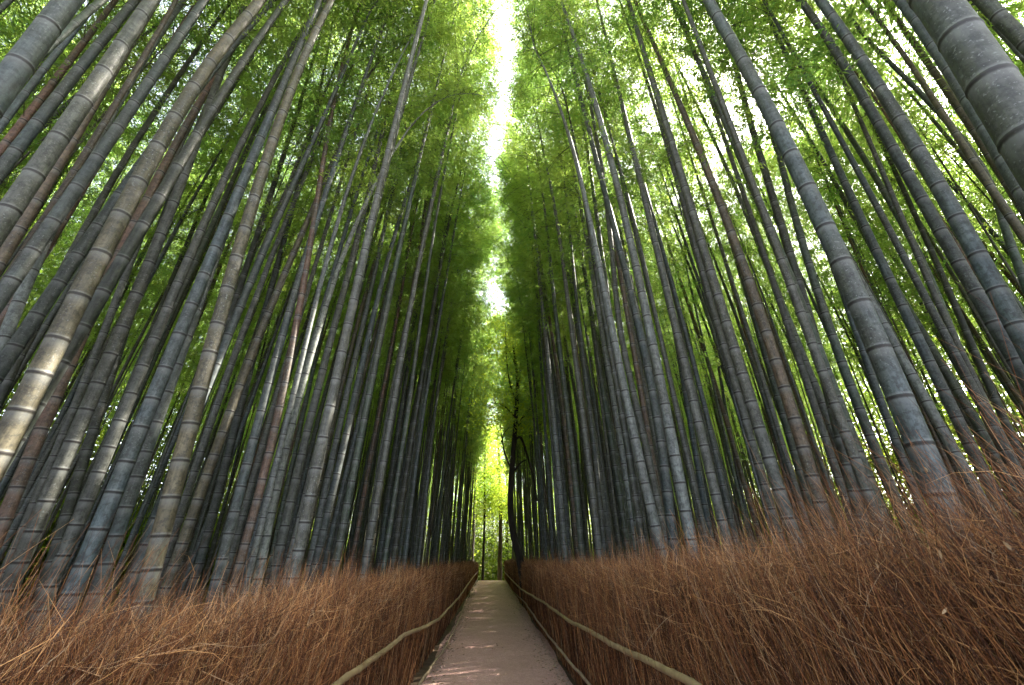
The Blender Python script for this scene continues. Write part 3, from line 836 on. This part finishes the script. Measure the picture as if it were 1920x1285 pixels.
def limb(bag, pts, r0, r1, m=8, wob=0.0, rg=None):
    pts = np.asarray(pts, float)
    d = np.concatenate([[0], np.cumsum(np.linalg.norm(np.diff(pts, axis=0), axis=1))])
    q = np.linspace(0, d[-1], max(6, len(pts) * 4))
    P = np.stack([np.interp(q, d, pts[:, k]) for k in range(3)], -1)
    for _ in range(3): P[1:-1] = 0.25 * P[:-2] + 0.5 * P[1:-1] + 0.25 * P[2:]
    if wob: P[1:-1] += rg.normal(0, wob, (len(P) - 2, 3))
    V, Q = tube(P, np.linspace(r0, r1, len(q)), m, ref=(0.1, 1, 0.05))
    bag.add(V, Q)
    return P

def build_forked_tree():
    rg = np.random.default_rng(8)
    Y = 19.0
    px = lambda x, y, dy=0: at_y(x, y, Y + dy)
    base = px(972, 1085); base[2] = 0; base[0] = 1.42
    root = empty('forked_tree', tuple(base))
    tag(root, 'dark slender tree with curved forked trunk standing in the line of the right fence', 'tree')
    b = Bag()
    tr = np.array([base] + [px(*q) for q in [(977,1058),(969,1028),(960,990),(957,950),(957,915),(960,880),(963,840),(966,800),(969,760),(971,720),(968,690),(963,650)]]) - base
    limb(b, tr, 0.165, 0.06, 12, 0.004, rg)
    br = [([(960,885),(968,878),(976,868),(987,862)], .09, .03), ([(960,880),(953,868),(946,850),(941,820),(938,800)], .07, .02),
          ([(967,800),(974,795),(985,775),(1003,758),(1020,745),(1045,735)], .10, .03), ([(966,825),(976,815),(984,840),(993,870),(1001,900),(1007,940)], .085, .05),
          ([(968,785),(955,770),(940,758),(920,755)], .06, .02), ([(969,760),(960,735),(952,700),(949,660),(948,610)], .07, .02),
          ([(971,740),(975,710),(976,670),(980,640)], .05, .02), ([(940,830),(945,812),(956,800)], .04, .015), ([(968,690),(960,668),(950,650),(944,625)], .05, .015),
          ([(985,775),(1000,770),(1020,775)], .04, .015)]
    ends = []
    for k, (q, a, c) in enumerate(br):
        P = limb(b, np.array([px(x, y, rg.uniform(-.4, .4) * (i > 0)) for i, (x, y) in enumerate(q)]) - base, a * 0.66, c * 0.7, 8, 0.006, rg)
        ends.append(P[len(P) // 2:])
    V, Q = b.get()
    mesh_np('trunk', V, Q, M_BARK, root, True)
    C = np.concatenate(ends + [tr[-4:]])
    C = np.concatenate([C + rg.normal(0, 0.7, C.shape) for _ in range(5)])
    C = C[C[:, 2] > 6.6]
    V, T = leaf_cloud(C, 26, np.array([0.35, 0.35, 0.16]), 0.12, rg)
    mesh_np('crown', V, T, M_TREELEAF, root)

def build_end_tree(px0, px1, Y, r0, mat, label, seed, crown_h, crown_r):
    rg = np.random.default_rng(seed)
    base = at_y(*px0, Y); base[2] = ground_z(base[0], Y)
    top = at_y(*px1, Y)
    root = empty('slender_tree', tuple(base))
    tag(root, label, 'tree', 'trees at the end of the path')
    b = Bag()
    H = top[2] - base[2]
    tr = np.array([[0, 0, -0.1], [0.05, 0.1, H * .3], [-0.04, 0, H * .6], (top - base)])
    limb(b, tr, r0, r0 * 0.35, 10, 0.012, rg)
    C = []
    for k in range(12):
        h = H * rg.uniform(0.35, 0.98); a = rg.random() * 6.28; L = crown_r * rg.uniform(0.6, 1.1)
        s = np.array([np.interp(h, tr[:, 2], tr[:, 0]), np.interp(h, tr[:, 2], tr[:, 1]), h])
        e = s + np.array([math.cos(a) * L, math.sin(a) * L, L * rg.uniform(0.2, 0.7)])
        P = limb(b, [s, 0.5 * (s + e) + np.array([0, 0, 0.15]), e], r0 * .3, r0 * .08, 6, 0.02, rg)
        C.append(P[2:])
    V, Q = b.get(); mesh_np('trunk', V, Q, mat, root, True)
    C = np.concatenate(C); C = np.concatenate([C + rg.normal(0, 0.6, C.shape) for _ in range(5)])
    V, T = leaf_cloud(C, 20, np.array([0.5, 0.5, 0.2]), 0.17, rg)
    mesh_np('crown', V, T, M_TREELEAF, root)
build_forked_tree()
build_end_tree((905, 1080), (909, 800), 44, 0.13, M_BARK, 'thin dark tree standing in the opening at the end of the path', 1, 4, 2.2)
build_end_tree((937, 1078), (931, 790), 46, 0.24, M_BARK2, 'thicker brown tree trunk right of the thin dark one at the end of the path', 2, 4, 2.4)
build_end_tree((885, 1070), (895, 780), 53, 0.16, M_BARK, 'leafy tree half hidden by the left bamboo at the end of the path', 3, 4, 3.0)
build_end_tree((950, 1070), (946, 740), 60, 0.2, M_BARK, 'leafy tree behind the brown trunk far beyond the end of the path', 4, 4, 3.0)

# ------------------------------------------------------------------ brush fences
def strands(n, root, tip, width, rg, curl=0.05, seg=5):
    """tapered three sided twigs from root (n,3) to tip (n,3)"""
    t = np.linspace(0, 1, seg + 1)
    d = tip - root; L = np.linalg.norm(d, axis=1)
    bow = rg.normal(0, 1, (n, 3)) * (curl * L)[:, None]; bow2 = rg.normal(0, 1, (n, 3)) * (curl * 0.5 * L)[:, None]
    C = root[:, None] + d[:, None] * t[None, :, None] + bow[:, None] * (np.sin(math.pi * t))[None, :, None] + bow2[:, None] * (np.sin(2 * math.pi * t))[None, :, None]
    a0 = rg.random(n) * 6.28
    T = norm(d)
    U = norm(np.cross(T, norm(rg.normal(0, 1, (n, 3))))); W = np.cross(T, U)
    w = width[:, None] * (1 - 0.75 * t)[None]
    V = np.stack([C + w[..., None] * (math.cos(a) * U + math.sin(a) * W)[:, None] for a in (0, 2.09, 4.19)], 2)
    q = []
    for a in range(seg):
        for c in range(3):
            c2 = (c + 1) % 3
            q.append([a * 3 + c, a * 3 + c2, (a + 1) * 3 + c2, (a + 1) * 3 + c])
    q = np.array(q); k = (seg + 1) * 3
    Q = (q[None] + (np.arange(n) * k)[:, None, None]).reshape(-1, 4)
    return V.reshape(-1, 3), Q

def fence_top(y, side):
    if side < 0: return 1.40 + 0.05 * np.exp(-np.clip(y, 0, None) / 2.0) - 0.005 * y
    return 1.49 + 0.31 * np.exp(-np.clip(y - 0.8, 0, None) / 3.0) - 0.004 * y
Y_END = 41.0
def build_fence(side):
    rg = np.random.default_rng(31 + side)
    x0 = -1.08 if side < 0 else 1.26
    name = 'left' if side < 0 else 'right'
    root = empty('brush_fence', (x0 + side * 0.2, 0, 0))
    tag(root, ('low' if side < 0 else 'tall') + ' rust brown brushwood fence with bamboo rails on the %s of the path' % name, 'fence', 'brushwood fences lining the path')
    org = np.array([x0 + side * 0.2, 0, 0])
    def ysample(n):
        u = rg.random(n)
        k = 1.35   # log spacing: the near metres hold most twigs
        return (np.exp(u * math.log((Y_END + 1.6) / 0.8)) * 0.8) - 1.6 + 0.0 * k
    def ydense(n):
        a = ysample(int(n * 0.62)); b_ = rg.uniform(-1.0, Y_END, n - len(a)); return np.concatenate([a, b_])
    # packed inner brush: upright stems, close together
    n = 9000
    y = np.concatenate([rg.uniform(-1.2, 8, n // 2), rg.uniform(8, Y_END, n - n // 2)])
    top = fence_top(y, side)
    r = np.stack([x0 + side * rg.uniform(0.12, 0.42, n), y, np.zeros(n)], -1)
    tp = np.stack([r[:, 0] + side * rg.normal(0.0, 0.03, n), y + rg.normal(0.06, 0.06, n), top * rg.uniform(0.72, 0.92, n)], -1)
    V, Q = strands(n, r, tp, np.where(y < 8, 0.011, 0.022), rg, 0.012, 3)
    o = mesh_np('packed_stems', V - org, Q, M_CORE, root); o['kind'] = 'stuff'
    # visible brushwood on the face and over the top, leaning forward along the path
    n = 54000
    nt_ = n // 26                                   # tied in tufts that share a lean and a height
    ty = ydense(nt_); tl = rg.normal(0.38, 0.20, nt_); th = rg.normal(0.0, 0.10, nt_); tf = rg.normal(0.03, 0.09, nt_); td = rg.random(nt_) ** 1.3 * 0.42
    ti = rg.integers(0, nt_, n)
    y = ty[ti] + rg.normal(0, 0.018, n) * (1 + ty[ti] * 0.05); top = fence_top(y, side)
    wob = 0.05 * np.sin(y * 2.1) + 0.04 * np.sin(y * 5.7 + 1)
    dep = np.clip(td[ti] + rg.normal(0, 0.03, n), 0, 0.5)
    z0 = rg.uniform(0, 0.75, n) * (rg.random(n) < 0.6)
    ht = np.maximum((top + wob + th[ti]) * rg.uniform(0.55, 1.06, n), z0 + 0.15)
    lean = np.clip(ht - 0.35, 0.05, None) * (tl[ti] + rg.normal(0, 0.12, n))
    flare = np.clip(ht - 0.55, 0, None) ** 1.2 * (tf[ti] + rg.normal(0, 0.06, n))
    r = np.stack([x0 + side * dep, y, z0], -1)
    tp = np.stack([r[:, 0] + side * flare, y + lean, ht], -1)
    w = rg.uniform(0.0008, 0.0024, n) * np.clip(0.8 + y * 0.14, 0.8, 4.2)
    V, Q = strands(n, r, tp, w, rg, 0.035, 5)
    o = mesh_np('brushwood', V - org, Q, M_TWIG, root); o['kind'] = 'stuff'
    # fine side twigs of the upper half
    n = 80000
    y = ydense(n); top = fence_top(y, side)
    z0 = top * (0.50 + 0.46 * rg.random(n) ** 0.8)
    L = rg.uniform(0.05, 0.34, n)
    ang = np.abs(rg.normal(0.7, 0.55, n)); saz = rg.normal(0, 1.1, n)
    dirv = np.stack([side * np.sin(saz) * np.sin(ang), np.cos(saz) * np.sin(ang), np.cos(ang)], -1)
    flip = rg.random(n) < 0.2
    dirv[flip, 1] *= -1
    r = np.stack([x0 + side * (rg.uniform(-0.02, 0.45, n)), y, z0], -1)
    tp = r + dirv * L[:, None]
    hi = top * 1.0 + np.where(rg.random(n) < 0.2, 0.40, 0.12) + 0.05 * np.sin(y * 2.1)
    tp[:, 2] = np.minimum(tp[:, 2], hi - rg.random(n) * 0.12)
    w = rg.uniform(0.0006, 0.0014, n) * np.clip(0.8 + y * 0.14, 0.8, 4.2)
    V, Q = strands(n, r, tp, w, rg, 0.13, 4)
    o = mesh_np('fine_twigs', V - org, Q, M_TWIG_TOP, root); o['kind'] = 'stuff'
    # rails: surveyed lines, each a real pole with joints
    def pole(pts, r0, r1, mat, nodes):
        pts = np.asarray(pts, float)
        d = np.concatenate([[0], np.cumsum(np.linalg.norm(np.diff(pts, axis=0), axis=1))])
        q = np.arange(0, d[-1], 0.045)
        P = np.stack([np.interp(q, d, pts[:, k]) for k in range(3)], -1)
        for _ in range(160): P[1:-1] = 0.25 * P[:-2] + 0.5 * P[1:-1] + 0.25 * P[2:]
        P[:, 0] += 0.004 * np.sin(q * 5.1) + 0.002 * np.sin(q * 12.3); P[:, 2] += 0.006 * np.sin(q * 2.7 + 1) + 0.002 * np.sin(q * 9.1)
        rad = np.linspace(r0, r1, len(q))
        if nodes:
            ph = (q / 0.27) % 1.0
            rad = rad * (1 + 0.16 * np.exp(-((ph - 0.5) * 0.27 / 0.025) ** 2))
        V, Q = tube(P, rad, 10, ref=(0, 0, 1))
        mesh_np('rail', V - org, Q, mat, root, True)
    if side < 0:
        up = [(-1.0, -1.2, .80), at_x(630,1285,-1.0), at_x(700,1235,-.98), at_x(760,1190,-.97), at_x(818,1166,-.90), (-.87, 14, .60), (-.93, 20, .60), (-.98, 28, .62), (-1.0, 40.5, .62)]
        lo = [(-.95, -1.2, .16), (-.93, 3, .17), at_x(782,1285,-.90), at_x(830,1220,-.84), at_x(858,1165,-.84), (-.93, 18, .10), (-.98, 26, .12), (-1.0, 40.5, .12)]
    else:
        up = [(1.16, -1.2, .98), at_x(1310,1285,1.16), at_x(1200,1235,1.16), at_x(1060,1160,1.16), at_x(1020,1130,1.16), at_x(978,1106,1.05), (1.12, 26, .60), (1.16, 40.5, .60)]
        lo = [(1.2, -1.2, .22), (1.2, 3, .22), at_x(1108,1285,1.18), at_x(1060,1230,1.16), at_x(1020,1180,1.16), at_x(985,1130,1.14), (1.14, 24, .14), (1.18, 40.5, .12)]
    pole(up, 0.023, 0.020, M_RAIL, True)
    pole([(p_[0] - side * 0.03, p_[1], p_[2] + 0.02) for p_ in lo], 0.019, 0.016, M_RAIL2, False)
build_fence(-1)
build_fence(1)

def build_dry_leaves():
    """pale withered bamboo leaves caught in the brush"""
    rg = np.random.default_rng(17)
    k = 0
    spots = [(1448,1055,1.14),(1485,1055,1.14),(1640,1055,1.14),(1765,1048,1.14),(1335,1085,1.13),(1585,1135,1.13),(1740,885,1.3),(1900,955,1.2),(1775,1140,1.13),(1850,1075,1.13),
             (1610,1160,1.13),(1880,1015,1.14)]
    for (px, py, X) in spots:
        p = at_x(px, py, X + 0.09)
        a = rg.random() * 6.28; L = rg.uniform(0.016, 0.028)
        D = norm(np.array([rg.normal(0, .3), math.cos(a), math.sin(a)])); S = norm(np.cross(D, np.array([1, .3, .2])))
        N_ = np.cross(D, S)
        t = np.linspace(0, 1, 6); wd = L * 0.16 * np.sin(math.pi * np.clip(t * 0.92 + 0.06, 0, 1))
        Cn = D[None] * (t * L)[:, None] + N_[None] * (0.22 * L * t * t)[:, None]
        V = np.concatenate([Cn + S[None] * wd[:, None], Cn - N_[None] * 0.12 * wd[:, None], Cn - S[None] * wd[:, None]])
        Q = [[i + 6 * j, i + 1 + 6 * j, i + 7 + 6 * j, i + 6 + 6 * j] for i in range(5) for j in range(2)]
        o = mesh_np('dry_leaf', V, np.array(Q), M_DRYLEAF, None, True)
        o.location = tuple(p)
        tag(o, 'small pale withered leaf caught in the twigs of the tall right fence', 'leaf', 'withered leaves caught in the right fence')
build_dry_leaves()
